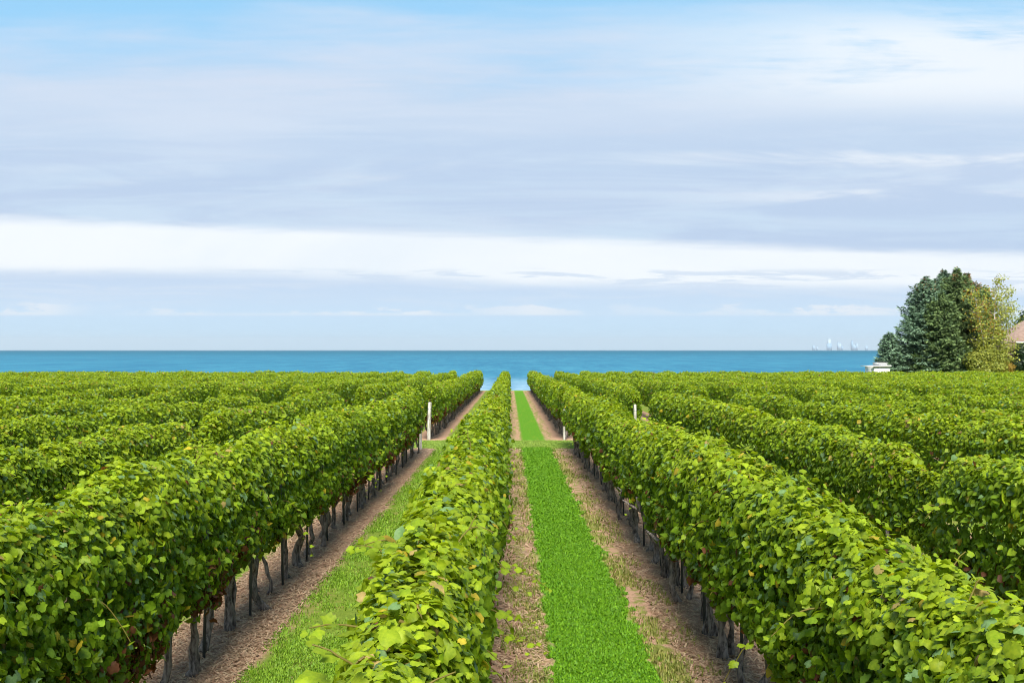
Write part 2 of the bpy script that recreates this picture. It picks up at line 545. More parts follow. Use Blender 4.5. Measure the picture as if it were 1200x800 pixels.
C_DARK = np.array([0.080, 0.158, 0.017])
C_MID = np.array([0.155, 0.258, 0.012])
C_YOUNG_LIT = np.array([0.28, 0.36, 0.016])  # young leaves; also stands for the light on the row tops
C_PALE = np.array([0.15, 0.25, 0.10])
C_YELL = np.array([0.42, 0.33, 0.03])
C_BROWN = np.array([0.15, 0.06, 0.03])
C_TAN = np.array([0.34, 0.25, 0.09])


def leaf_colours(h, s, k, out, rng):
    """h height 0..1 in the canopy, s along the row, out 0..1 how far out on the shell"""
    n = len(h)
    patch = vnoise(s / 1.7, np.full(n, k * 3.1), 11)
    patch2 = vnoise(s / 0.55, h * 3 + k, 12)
    y = np.clip(0.10 + 1.55 * np.clip(h - 0.58, 0, 1) + 0.34 * (patch - 0.5) + 0.26 * (patch2 - 0.5) + rng.normal(0, 0.26, n), 0, 1)  # yellower upwards: young leaves, plus top light painted into the colour
    d = np.clip(0.55 - 0.8 * h + rng.normal(0, 0.25, n), 0, 1)  # darker downwards: shade on the row faces painted into the colour
    c = C_MID[None] * (1 - y)[:, None] + C_YOUNG_LIT[None] * y[:, None]
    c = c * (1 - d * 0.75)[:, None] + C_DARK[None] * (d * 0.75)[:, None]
    r = rng.random(n)
    c[r < 0.06] = C_PALE
    yl = 0.012 + 0.03 * np.clip(patch2 - 0.6, 0, 1)
    c[(r > 0.10) & (r < 0.10 + yl)] = C_YELL
    br = 0.004 + (1.1 if k == -1 else 0.45) * np.clip(0.42 - h, 0, 1) * np.clip(vnoise(s / 0.9, np.full(n, k * 1.7), 21) - 0.34, 0, 1) * 4
    c[(r > 0.3) & (r < 0.3 + br)] = C_BROWN
    tn = 0.004 + 0.02 * np.clip(h - 0.8, 0, 1) * 5 * (patch > 0.55)
    c[(r > 0.8) & (r < 0.8 + tn)] = C_TAN
    return c * rng.uniform(0.72, 1.28, n)[:, None]


LODS = [  # max distance, leaves per metre, size, template
    (9.0, 5600, 0.056, 0),
    (20.0, 4300, 0.063, 1),
    (42.0, 2000, 0.086, 2),
    (72.0, 1050, 0.114, 3),
    (400.0, 640, 0.145, 3),
]
# places where a vine is missing or weak: row -> [(distance, half length)]
GAPS = {-2: [(19.2, 1.0)], 2: [(12.0, 0.95)], -3: [(28.5, 0.8)], 3: [(24.0, 0.6)], -4: [(52.0, 0.8)], 4: [(63.0, 0.7)]}


def row_shape(k, s):
    """half width, top, bottom along the row"""
    big = vnoise(s / 1.9, np.full_like(s, k * 7.3), 1) - 0.5
    mid = vnoise(s / 0.75, np.full_like(s, k * 5.1), 2) - 0.5
    w = {0: 0.35, 1: 0.365, -1: 0.365}.get(k, 0.315) + 0.08 * big + 0.06 * mid
    top = 2.06 + 0.17 * big + 0.12 * mid + 0.16 * (vnoise(s / 6.0, np.full_like(s, k * 2.9), 5) - 0.5)
    bot = 0.62 + 0.34 * (vnoise(s / 0.9, np.full_like(s, k * 4.7), 4) - 0.5)
    if k == 0:
        top = top - 0.06
        w = w * np.interp(s, [0, 8, 16], [0.80, 0.84, 1.12])
    if k == 1:
        top = top - np.interp(s, [3.0, 5.0, 9.0], [0.20, 0.16, 0.0])
    if k == -1:
        top = top + np.interp(s, [5.0, 12.0], [0.07, 0.02])
    bot = bot + {1: 0.16, -1: 0.10}.get(k, 0.06)
    return w, top, bot


def row_foliage(k, d0, d1, g, rng):
    x0 = ROW0 + k * SPACING
    seg = np.arange(d0, d1, 0.5)
    for s0 in seg:
        s1 = min(s0 + 0.5, d1)
        dist = math.hypot(x0, max(0.5 * (s0 + s1), 0.0))
        for md, dens, size, lv in LODS:
            if dist < md:
                break
        n = int(dens * (s1 - s0) * (1.0 if abs(k) < 3 else 0.8))
        s = rng.uniform(s0, s1, n)
        # round the row off at both ends
        endf = np.clip(np.minimum((s - d0) / 0.55, (d1 - s) / ((1.0 if k == 1 else 2.0) if d1 < 40 else 0.8)), 0.0, 1.0)
        endf = np.sqrt(1 - (1 - endf) ** 2)
        w, top, bot = row_shape(k, s)
        for gd, gl in GAPS.get(k, []):
            q = np.clip(np.abs(s - gd) / gl, 0, 1) ** 2
            w = w * (0.14 + 0.86 * q)
            top = top - 0.32 * (1 - q)
            bot = bot + 0.15 * (1 - q)
        top = bot + (top - bot) * (0.7 + 0.3 * endf)
        w = w * (0.25 + 0.75 * endf)
        if abs(k) >= 3:
            bot = np.maximum(bot, 0.72)
        # angle round the section, more leaves on top and sides than below
        th = rng.uniform(-0.42 * np.pi, 1.42 * np.pi, n)
        ct, st = np.cos(th), np.sin(th)
        p = 0.52
        ex = np.sign(ct) * np.abs(ct) ** p
        ez = np.sign(st) * np.abs(st) ** p
        r = 1.0 - 0.64 * rng.random(n) ** 1.9 + (0.20 if abs(k) < 2 else 0.07) * np.clip(rng.random(n) - 0.86, 0, 1) * 6
        lump = (vnoise(s / 0.34, th * 2.1 + k * 9, 31) - 0.5) * 0.50 + (vnoise(s / 0.8, th * 1.2 + k * 5, 32) - 0.5) * 0.26
        r = r * (1 + lump * (0.8 if abs(k) < 2 else 0.5))
        zc, hh = 0.5 * (top + bot), 0.5 * (top - bot)
        zz = ez * r
        taper = np.where(zz > 0, 1 - 0.34 * zz ** 2, 1 - 0.22 * zz ** 2)
        X = x0 + ex * r * w * taper
        Z = zc + zz * hh
        out = norm(np.stack([ct / 0.55, rng.normal(0, 0.25, n), st * 0.9 + 0.05], 1))
        nr = out + rng.normal(0, 0.55, (n, 3)) + np.stack([0 * s, 0 * s, 0.10 + 0.35 * np.clip(st, 0, 1)], 1)
        tip = np.stack([out[:, 0] * 0.5, rng.normal(0, 0.6, n), -0.75 + 0.3 * rng.normal(size=n)], 1) + 0.3 * rng.normal(size=(n, 3))
        sz = size * np.clip(rng.normal(1.0, 0.25, n), 0.45, 1.5)
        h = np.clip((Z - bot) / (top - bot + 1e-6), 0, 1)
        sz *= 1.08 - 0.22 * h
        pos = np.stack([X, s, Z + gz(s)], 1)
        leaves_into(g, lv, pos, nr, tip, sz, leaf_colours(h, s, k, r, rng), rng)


def shoot(g, gs, start, vec, length, droop, rng, lv=0, leaf=0.085, n=None):
    """a cane that sticks out of the hedge with leaves along it"""
    start = np.asarray(start, float)
    vec = norm(np.asarray(vec, float))
    m = 8
    t = np.linspace(0, 1, m)[:, None]
    pts = start + vec * length * t + np.array([0, 0, -droop * length]) * t ** 2
    pts[:, :2] += 0.02 * np.cumsum(rng.normal(size=(m, 2)), 0) * length
    if gs is not None:
        tube(gs, pts, np.linspace(0.0065, 0.003, m), 5, rng=rng, cap=False, col=(0.22, 0.19, 0.045))
    n = n or max(4, int(length / 0.05))
    tt = np.linspace(0.1, 1.0, n)
    idx = np.clip((tt * (m - 1)).astype(int), 0, m - 2)
    fr = tt * (m - 1) - idx
    p = pts[idx] * (1 - fr[:, None]) + pts[idx + 1] * fr[:, None]
    side = norm(np.cross(vec, (0, 0, 1.0)) + 1e-4) * np.where(np.arange(n) % 2, 1, -1)[:, None]
    p = p + side * 0.03 + rng.normal(0, 0.012, (n, 3))
    nr = np.array([0, -0.25, 0.9]) + rng.normal(0, 0.35, (n, 3))
    tip = side * 0.7 + vec * 0.5 + np.array([0, 0, -0.25]) + rng.normal(0, 0.2, (n, 3))
    sz = leaf * (1.15 - 0.65 * tt) * rng.uniform(0.8, 1.2, n)
    c = (C_YOUNG_LIT * 0.5 + C_MID * 0.5)[None] * rng.uniform(0.75, 1.15, n)[:, None]
    leaves_into(g, lv, p, nr, tip, sz, c, rng)


# trunk shapes, shared between the vines
def trunk_mesh(seed):
    rng = np.random.default_rng(seed)
    g = Geo()
    m = 10
    z = np.linspace(-0.05, 1.0, m)
    lean = rng.normal(0, 0.045, 2)
    wob = np.cumsum(rng.normal(0, 0.034, (m, 2)), 0)
    pts = np.stack([lean[0] * z + wob[:, 0], lean[1] * 1.6 * z + wob[:, 1], z], 1)
    r0 = rng.uniform(0.030, 0.050)
    rad = r0 * (1.0 + 0.55 * np.exp(-np.clip(z, 0, 1) / 0.07) - 0.30 * z) * (1 + 0.10 * rng.normal(size=m))
    tube(g, pts, rad, 9, 0.16, rng)
    if seed % 3 != 0:      # many vines carry a second, thinner trunk
        off = rng.uniform(-0.1, 0.1)
        a = np.sign(rng.normal()) * rng.uniform(0.05, 0.13)
        pts2 = np.stack([0.02 + wob[:, 0] * -0.8 + lean[0] * z, off * 0.3 + a * np.clip(z, 0, 1) ** 0.8 - wob[:, 1], z], 1)
        tube(g, pts2, rad * 0.7, 8, 0.16, rng)
    # spur head under the canopy
    e = pts[-3]
    tube(g, [e + (0, -0.35, 0.14), e + (0.02, -0.12, 0.05), e, e + (-0.02, 0.14, 0.06), e + (0, 0.36, 0.15)], [0.012, 0.022, 0.032, 0.022, 0.011], 7, 0.1, rng)
    o = g.build('trunk', [M_BARK], None, True)
    COL.objects.unlink(o)
    return o


TRUNKS = [trunk_mesh(s) for s in range(1, 13)]


def stake_mesh():
    g = Geo()
    w, t = 0.015, 0.005
    box(g, -w, w, -t, t, -0.05, 1.55)
    box(g, -t, t, t + 0.0005, t + 0.028, -0.05, 1.55)
    o = g.build('stake', [M_STAKE], None)
    COL.objects.unlink(o)
    return o


STAKE = stake_mesh()

ORD = ['', 'first', 'second', 'third', 'fourth', 'fifth', 'sixth', 'seventh', 'eighth', 'ninth', 'tenth', 'eleventh', 'twelfth',
       'thirteenth', 'fourteenth', 'fifteenth', 'sixteenth', 'seventeenth', 'eighteenth', 'nineteenth', 'twentieth',
       'twenty-first', 'twenty-second', 'twenty-third', 'twenty-fourth']


def row_label(k, near):
    if near:
        if k == 0:
            return 'vine row seen from just above, its leafy top running up from the bottom edge'
        if k == 1:
            return 'leafy vine row beside the bright clover strip, gnarled trunks bare along its foot'
        if k == -1:
            return 'vine row with dark steel stakes and brown withered leaves, before the grass crossing'
        side = 'away from the clover strip past its trunk-lined row' if k > 0 else 'away from the olive grass alley past its staked row'
        return f'near vine row, {ORD[abs(k)]} one to the {"right" if k > 0 else "left"} of the row seen from above'
    if k == 0:
        return 'narrow far vine row between the grass alleys, its end against the open water'
    if k == -1:
        return 'far vine row starting at the tall white post, ending against the water'
    if k == 1:
        return 'far vine row beside the clover strip, starting at the half hidden white post'
    return f'far vine row beyond the crossing, {ORD[abs(k)]} to the {"right" if k > 0 else "left"} of the middle one'


def build_row(k, d0, d1, near):
    x0 = ROW0 + k * SPACING
    rng = np.random.default_rng(1000 + k * 17 + (0 if near else 500))
    org = (x0, d0, gz(d0))
    root = empty('vine_row', org)
    tag(root, row_label(k, near), 'vine row', 'vine rows before the grass crossing' if near else 'vine rows beyond the grass crossing')
    g = Geo()
    gs = g          # canes and leaves are one tangle
    row_foliage(k, d0, d1, g, rng)
    # shoots sticking up and out, where they are big enough to be seen
    for s in np.arange(max(d0 + 0.6, 0.5), min(d1, 34), 0.26):
        dist = math.hypot(x0, s)
        if dist > 30 or rng.random() < 0.15:
            continue
        lv = 0 if dist < 12 else (1 if dist < 20 else 2)
        w, top, bot = row_shape(k, np.array([s]))
        a = rng.normal(0, 0.8)
        st = (x0 + 0.2 * w[0] * a, s, gz(s) + top[0] - 0.16)
        shoot(g, gs if dist < 14 else None, st, (0.7 * a, rng.normal(0, 0.5), 1.0), rng.choice([rng.uniform(0.12, 0.34), rng.uniform(0.3, 0.55)], p=[0.75, 0.25]), rng.uniform(0.2, 1.1), rng, lv, rng.uniform(0.06, 0.085))
        if rng.random() < 0.30:
            sg = 1 if rng.random() < 0.5 else -1
            zz = rng.uniform(0.9, 1.7)
            shoot(g, gs if dist < 14 else None, (x0 + sg * w[0] * 0.8, s, gz(s) + zz), (sg, rng.normal(0, 0.5), 0.15), rng.uniform(0.2, 0.4), rng.uniform(0.6, 1.3), rng, lv)
    if k == 0 and near:
        # the long canes that hang out over the alley and to the left of the row
        shoot(g, gs, (x0 + 0.30, 10.6, gz(10.6) + 0.95), (1.0, -0.10, 0.05), 0.60, 0.45, rng, 0, 0.072, 15)
        shoot(g, gs, (x0 + 0.30, 9.1, gz(9.1) + 0.80), (1.0, 0.15, 0.15), 0.42, 0.35, rng, 0, 0.072, 12)
        shoot(g, gs, (x0 + 0.30, 8.9, gz(8.9) + 0.70), (1.0, 0.1, -0.05), 0.50, 0.30, rng, 0, 0.080, 9)
        shoot(g, gs, (x0 - 0.15, 3.9, gz(3.9) + 1.80), (-1.0, 0.1, 0.10), 0.46, 0.25, rng, 0, 0.10, 13)
        shoot(g, gs, (x0 - 0.20, 4.8, gz(4.8) + 1.80), (-1.0, 0.2, 0.25), 0.32, 0.25, rng, 0, 0.09, 9)
        shoot(g, gs, (x0 - 0.20, 6.2, gz(6.2) + 1.85), (-0.8, 0.2, 0.5), 0.34, 0.3, rng, 0, 0.10, 9)
    g.build('foliage', [M_LEAF], root, True, org)
    # trunks and steel stakes where the photograph looks under the canopy
    if abs(k) <= 2:
        step = 0.86
        lo = {0: 9.3, 1: 8.5, -1: 9.0, 2: 10.4, -2: 14.0}[k] if near else d0
        hi = d1 if abs(k) < 2 or near else d0 + 12
        if k == 0 and not near:
            hi = d0
        if k == -2:
            hi = lo
        if abs(k) == 2 and near:
            hi = lo + 3.2
        if k == 0 and near:
            hi = lo + 6
        s, i = lo + 0.25, 0
        if near:
            hi = min(hi, 35.5)
        while s < hi - 0.15:
            if any(abs(s - gd) < 0.6 for gd, gl in GAPS.get(k, [])):
                s += 0.3
                continue
            t = TRUNKS[int(rng.integers(0, len(TRUNKS)))].copy()
            link(t, root)
            ys = s + rng.normal(0, 0.09)
            t.location = (rng.normal(0, 0.05), ys - d0, gz(ys) - gz(d0))
            t.rotation_euler = (0, 0, rng.choice([0.0, math.pi]) + rng.normal(0, 0.35))
            t.scale = (rng.uniform(0.85, 1.25),) * 2 + (rng.uniform(0.9, 1.1),)
            if i % 2 == 1 and near and not any(abs(s + 0.42 - gd) < 1.4 for gd, gl in GAPS.get(k, [])):
                p = STAKE.copy()
                link(p, root)
                p.location = (rng.normal(0, 0.02) + (0.06 if k < 0 else 0), s + 0.42 - d0, gz(s) - gz(d0))
                p.rotation_euler = (rng.normal(0, 0.02), rng.normal(0, 0.02), 0)
            s += step
            i += 1


NEAR_END, FAR_START = 34.6, 40.2
for k in range(-6, 7):
    x0 = abs(ROW0 + k * SPACING)
    d0 = -2.0 if x0 < 1 else max(-2.0, 2.0 * x0 * 0.86 - 2.5)
    if k == 0:
        d0 = 0.2
    build_row(k, d0, NEAR_END + {1: 3.0, -1: 0.0}.get(k, 0.4), True)
for k in range(-24, 25):
    x0 = abs(ROW0 + k * SPACING)
    d0 = max(FAR_START, 1.9 * x0 * 0.92 - 7.0)
    if d0 < FIELD_END - 1.5:
        build_row(k, d0, FIELD_END + 0.4 * math.sin(k * 2.1), False)


# ------------------------------------------------------------------ white end posts at the crossing
def end_post(x, d, h, r, label, lean=0.0):
    g = Geo()
    z = np.array([-0.05, 0.02, 0.3, h * 0.6, h - 0.03, h])
    rr = np.array([1.06, 1.05, 1.0, 0.98, 0.96, 0.72]) * r
    tube(g, np.stack([lean * z, 0 * z, z], 1), rr, 12, 0.015)
    root = g.build('end_post', [M_POST], None)
    root.location = (x, d, gz(d))
    tag(root, label, 'post', 'white end posts at the crossing')
    g = Geo()
    for zz in (h * 0.55, h * 0.82):
        th = np.linspace(0, 2 * np.pi, 13)
        tube(g, np.stack([lean * zz + r * 1.04 * np.cos(th), r * 1.04 * np.sin(th), 0 * th + zz], 1), 0.006, 5, cap=False)
    g.build('wire_tie', [M_WIRE], root)


end_post(ROW0 - SPACING - 0.02, FAR_START - 0.05, 1.48, 0.070, 'tall white wooden post at the crossing, its whole length showing', 0.03)
end_post(ROW0 - SPACING + 0.06, NEAR_END + 1.0, 1.5, 0.05, 'white post nearly swallowed by the end of the staked vine row')
end_post(ROW0 + SPACING - 0.12, FAR_START - 0.15, 1.35, 0.048, 'white post showing only its foot beside the clover alley')
end_post(ROW0 + 2 * SPACING - 0.05, FAR_START - 0.2, 1.40, 0.056, 'white post showing only its upper part between two vine rows')


# ------------------------------------------------------------------ grass, clover, straw
def ground_cover():
    rng = np.random.default_rng(5)

    def scatter(n, x0, x1, d0, d1, power=1.6):
        t = rng.random(n)
        # even in the picture rather than in the field: denser near the camera
        d = 1.0 / (1.0 / d0 + (1.0 / d1 - 1.0 / d0) * t)
        return rng.uniform(x0, x1, n), d

    def blades(name, label, n, x0, x1, d0, d1, hgt, wid, c1, c2, mask=None, flat=0.0):
        x, d = scatter(n, x0, x1, d0, d1)
        if mask is not None:
            keep = mask(x, d)
            x, d = x[keep], d[keep]
        n = len(x)
        sc_ = 0.7 + d / 22.0            # larger tufts far off, where single blades are below a pixel
        base = np.stack([x, d, gz(d) - 0.005], 1)
        az = rng.uniform(0, 2 * np.pi, n)
        ln = np.stack([np.cos(az), np.sin(az), np.zeros(n)], 1)
        sd = np.stack([-np.sin(az), np.cos(az), np.zeros(n)], 1)
        h = hgt * rng.uniform(0.5, 1.5, n) * sc_ ** 0.5
        w = wid * rng.uniform(0.7, 1.3, n) * sc_
        tilt = rng.uniform(0.2, 1.1, n) + flat
        up = np.array([0, 0, 1.0])
        mid = base + h[:, None] * 0.6 * (up * np.cos(tilt * .5)[:, None] + ln * np.sin(tilt * .5)[:, None])
        end = mid + h[:, None] * 0.5 * (up * np.cos(tilt * 1.3)[:, None] + ln * np.sin(tilt * 1.3)[:, None])
        v = np.stack([base - sd * w[:, None] * .5, base + sd * w[:, None] * .5, mid + sd * w[:, None] * .45, end, mid - sd * w[:, None] * .45], 1)
        f = np.array([(0, 1, 2, 4)])[None] + (np.arange(n) * 5)[:, None, None]
        f2 = np.array([(4, 2, 3)])[None] + (np.arange(n) * 5)[:, None, None]
        t = np.clip(rng.normal(0.5, 0.28, n), 0, 1)[:, None]
        c = (np.array(c1) * (1 - t) + np.array(c2) * t) * rng.uniform(0.75, 1.25, n)[:, None]
        c = np.repeat(c[:, None, :], 5, 1)
        o = mesh_np(name, v.reshape(-1, 3), [f.reshape(-1, 4), f2.reshape(-1, 3)], [M_GRASS], None, c.reshape(-1, 3))
        o['kind'] = 'stuff'
        o['label'] = label
        return o

    blades('clover_grass', 'bright green clover strip running down the alley', 330000, 0.30, 1.56, 8.0, 36.5, 0.032, 0.0085,
           (0.055, 0.175, 0.004), (0.16, 0.325, 0.009),
           lambda x, d: np.abs(x - 0.93) + 0.13 * (vnoise((x + 0.2 * d) / 0.3, (d - 0.5 * x) / 0.6, 15) - 0.5) + 0.20 * (vnoise(x / 0.07, d / 0.15, 16) - 0.5) < 0.54 - 0.20 * rng.random(len(x)) ** 2, 0.35)
    blades('alley_grass', 'olive green grass in the alley beside the staked row', 200000, -2.65, -0.85, 7.5, 36.5, 0.030, 0.008,
           (0.10, 0.205, 0.012), (0.21, 0.34, 0.026), lambda x, d: 0.6 * vnoise((x + 0.3 * d) / 0.6, (d - 0.4 * x) / 0.9, 8) + 0.4 * vnoise((x - 0.2 * d) / 0.2, (d + x) / 0.3, 18) + rng.uniform(-0.3, 0.3, len(x)) > 0.46)
    blades('weeds', 'thin patchy weeds on the worn ground beside the clover', 60000, -0.10, 2.05, 8.0, 36.0, 0.05, 0.010,
           (0.12, 0.17, 0.02), (0.27, 0.26, 0.075), lambda x, d: (np.abs(x - 0.92) > 0.52) & (0.6 * vnoise((x + 0.3 * d) / 0.5, (d - 0.4 * x) / 0.8, 9) + 0.4 * vnoise((x - 0.2 * d) / 0.19, (d + x) / 0.3, 10) + 0.40 * (0.72 - np.abs(x - 0.92)) + rng.uniform(-0.2, 0.2, len(x)) > 0.53))
    blades('crossing_grass', 'pale mown grass across the gap between the blocks', 50000, -5.0, 4.5, 36.2, 39.9, 0.022, 0.012,
           (0.15, 0.23, 0.030), (0.25, 0.35, 0.06), None, 0.7)
    # straw and prunings on the bare soil
    out_v, out_c = [], []
    for (xa, xb, m) in ((-3.8, -2.6, 20000), (-0.5, 0.40, 6000), (1.75, 2.95, 18000)):
        x, d = scatter(m, xa, xb, 8.0, 36.0)
        az = rng.uniform(0, np.pi, m)
        L = rng.uniform(0.03, 0.13, m) * (0.8 + d / 40)
        W = rng.uniform(0.002, 0.006, m) * (0.8 + d / 14)
        t = np.stack([np.cos(az), np.sin(az), rng.uniform(-0.12, 0.30, m)], 1)
        s = np.stack([-np.sin(az), np.cos(az), 0 * az], 1)
        p = np.stack([x, d, gz(d) + rng.uniform(0.006, 0.03, m)], 1)
        v = np.stack([p - t * L[:, None] / 2 - s * W[:, None], p - t * L[:, None] / 2 + s * W[:, None],
                      p + t * L[:, None] / 2 + s * W[:, None], p + t * L[:, None] / 2 - s * W[:, None]], 1)
        q = rng.random(m)[:, None]
        c = np.array([0.23, 0.135, 0.085]) * (1 - q) + np.array([0.52, 0.375, 0.26]) * q
        out_v.append(v.reshape(-1, 3))
        out_c.append(np.repeat(c, 4, 0))
    v = np.concatenate(out_v)
    f = np.arange(len(v)).reshape(-1, 4)
    o = mesh_np('straw_litter', v, [f], [M_GRASS], None, np.concatenate(out_c))
    o['kind'] = 'stuff'
    o['label'] = 'dry straw and prunings on the bare soil under the rows'


ground_cover()


# ------------------------------------------------------------------ trees by the lake
def px(x, y, d):
    """point at distance d seen at pixel (x, y) of the 1200-wide photograph"""
    return ((x - 597.5) / 1200 * d, d, CAM_H + (410 - y) / 1200 * d)


M_TRUNK = simple('tree_bark', (0.05, 0.035, 0.025), (0.13, 0.10, 0.075), 6, 0.95, 0.6, (1, 1, 0.3))
M_BIRCH = simple('birch_bark', (0.28, 0.26, 0.22), (0.62, 0.60, 0.55), 3, 0.8, 0.2, (1, 1, 3))


def spruce(xp, ytop, d, halfw_px, blue, label, seed, cones=0.0, name='spruce_tree'):
    rng = np.random.default_rng(seed)
    x, _, ztop = px(xp, ytop, d)
    zb = gz(min(d, 111))
    H = ztop - zb + 0.25
    Rm = halfw_px * d / 1200
    root = empty(name, (x, d, zb))
    tag(root, label, 'spruce tree', 'spruces by the lake')
    g = Geo()
    zt = np.linspace(0, H * 0.985, 10)
    tube(g, np.stack([0.05 * np.sin(zt), 0.05 * np.cos(zt * 1.3), zt], 1), np.linspace(0.02 * H, 0.015, 10), 8)
    g.build('trunk', [M_TRUNK], root, True)
    P, N, Tt, S, Cc = [], [], [], [], []
    nb = int(30 * H)
    lob = rng.uniform(0, 6.28, 4)
    for i in range(nb):
        f = (i + rng.random()) / nb
        z = H * (0.03 + 0.965 * f ** 0.92)
        q = 1 - z / H
        az = i * 2.39996 + rng.normal(0, 0.25)
        L = 1.14 * Rm * (q ** 0.66) * min(1.0, (q / 0.15) ** 0.75) * (0.92 + 0.16 * math.sin(az * 2 + lob[0]) * math.sin(z * 1.1 + lob[1])) * rng.choice([rng.uniform(0.72, 1.0), rng.uniform(0.95, 1.16)], p=[0.7, 0.3]) + 0.08
        rise = 0.55 * (1 - q) - 0.12 * q
        m = max(8, int(L * 46))
        t = rng.random(m) ** 0.6
        hx = np.stack([np.full(m, math.cos(az)), np.full(m, math.sin(az)), np.zeros(m)], 1)
        sx = np.stack([-hx[:, 1], hx[:, 0], np.zeros(m)], 1)
        zz = rise * L * t - 0.42 * L * q * t ** 1.6 * 0.8 + 0.16 * L * t ** 4
        spread = rng.normal(0, 0.13, m) * L * (0.25 + 0.75 * np.sin(np.pi * np.clip(t, 0.1, 0.95)))
        p = hx * (L * t)[:, None] + sx * spread[:, None]
        p[:, 2] += z + zz + rng.normal(0, 0.06, m) - 0.18 * np.abs(spread)
        tip = hx * 0.8 + sx * (np.sign(spread) * 0.6)[:, None] + np.stack([0 * t, 0 * t, 0.10 + rng.normal(0, 0.28, m)], 1)
        P.append(p); Tt.append(tip)
        N.append(np.array([0, 0, 1.0]) + rng.normal(0, 0.45, (m, 3)) + hx * 0.35)
        S.append(rng.uniform(0.30, 0.62, m) * (0.75 + 0.25 * q))
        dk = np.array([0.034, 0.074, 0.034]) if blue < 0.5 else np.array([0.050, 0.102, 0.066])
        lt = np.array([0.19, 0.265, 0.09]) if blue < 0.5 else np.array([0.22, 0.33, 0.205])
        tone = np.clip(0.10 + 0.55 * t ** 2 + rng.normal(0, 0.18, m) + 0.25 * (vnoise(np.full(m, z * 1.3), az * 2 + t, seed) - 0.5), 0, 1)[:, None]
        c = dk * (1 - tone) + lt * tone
        if cones and f > 0.80:
            c[rng.random(m) < cones] = (0.24, 0.11, 0.05)
        Cc.append(c)
    P = np.concatenate(P); N = np.concatenate(N); Tt = np.concatenate(Tt); S = np.concatenate(S); Cc = np.concatenate(Cc)
    n = norm(N)
    t = norm(Tt - n * (Tt * n).sum(1, keepdims=True))
    b = np.cross(t, n)
    T4 = np.array([(0, 0, 0), (0.17, 0.45, -0.05), (0, 1, 0.03), (-0.17, 0.45, -0.05)])
    v = P[:, None, :] + S[:, None, None] * (T4[None, :, 0, None] * b[:, None] + T4[None, :, 1, None] * t[:, None] + T4[None, :, 2, None] * n[:, None])
    f = np.arange(len(P) * 4).reshape(-1, 4)
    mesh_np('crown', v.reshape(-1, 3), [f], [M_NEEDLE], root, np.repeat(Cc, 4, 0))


spruce(1086, 326, 117, 46, 1.0, 'broad blue spruce at the lake side of the evergreen clump', 3, 0.10)
spruce(1107, 318, 121, 40, 0.6, 'tall blue-green spruce behind the broad blue one', 4, 0.06)
spruce(1122, 316, 118, 40, 0.0, 'tallest dark green spruce in the middle of the clump', 5, 0.05)
spruce(1134, 322, 120, 32, 0.0, 'green spruce with rusty cones at its top beside the birch', 6, 0.35)
spruce(1104, 345, 114.5, 34, 0.2, 'mid green spruce at the front of the clump', 9, 0.0)
spruce(1043, 392, 116, 20, 1.0, 'small blue spruce next to the white boathouse', 7, 0.0)


def clump_leaves(blobs, n, size, c1, c2, rng, centre=(0, 0, 0)):
    P, N, C = [], [], []
    tot = sum(b[3] ** 2 for b in blobs)
    for (bx, by, bz, br, sq) in blobs:
        m = int(n * br ** 2 / tot)
        dv = norm(rng.normal(size=(m, 3)))
        r = br * (1 - 0.6 * rng.random(m) ** 1.6) * (0.75 + 0.5 * vnoise(dv[:, 0] * 3 + bx, dv[:, 2] * 3 + bz, 77))
        P.append(dv * r[:, None] * np.array([1, 1, sq]) + np.array([bx, by, bz]))
        N.append(dv + rng.normal(0, 0.5, (m, 3)) + np.array([0, 0, 0.4]))
        t = np.clip(rng.normal(0.5, 0.28, m), 0, 1)[:, None]
        C.append(np.array(c1) * (1 - t) + np.array(c2) * t)
    P = np.concatenate(P); N = np.concatenate(N); C = np.concatenate(C)
    return P, N, rng.normal(size=P.shape), size * rng.uniform(0.6, 1.4, len(P)), C


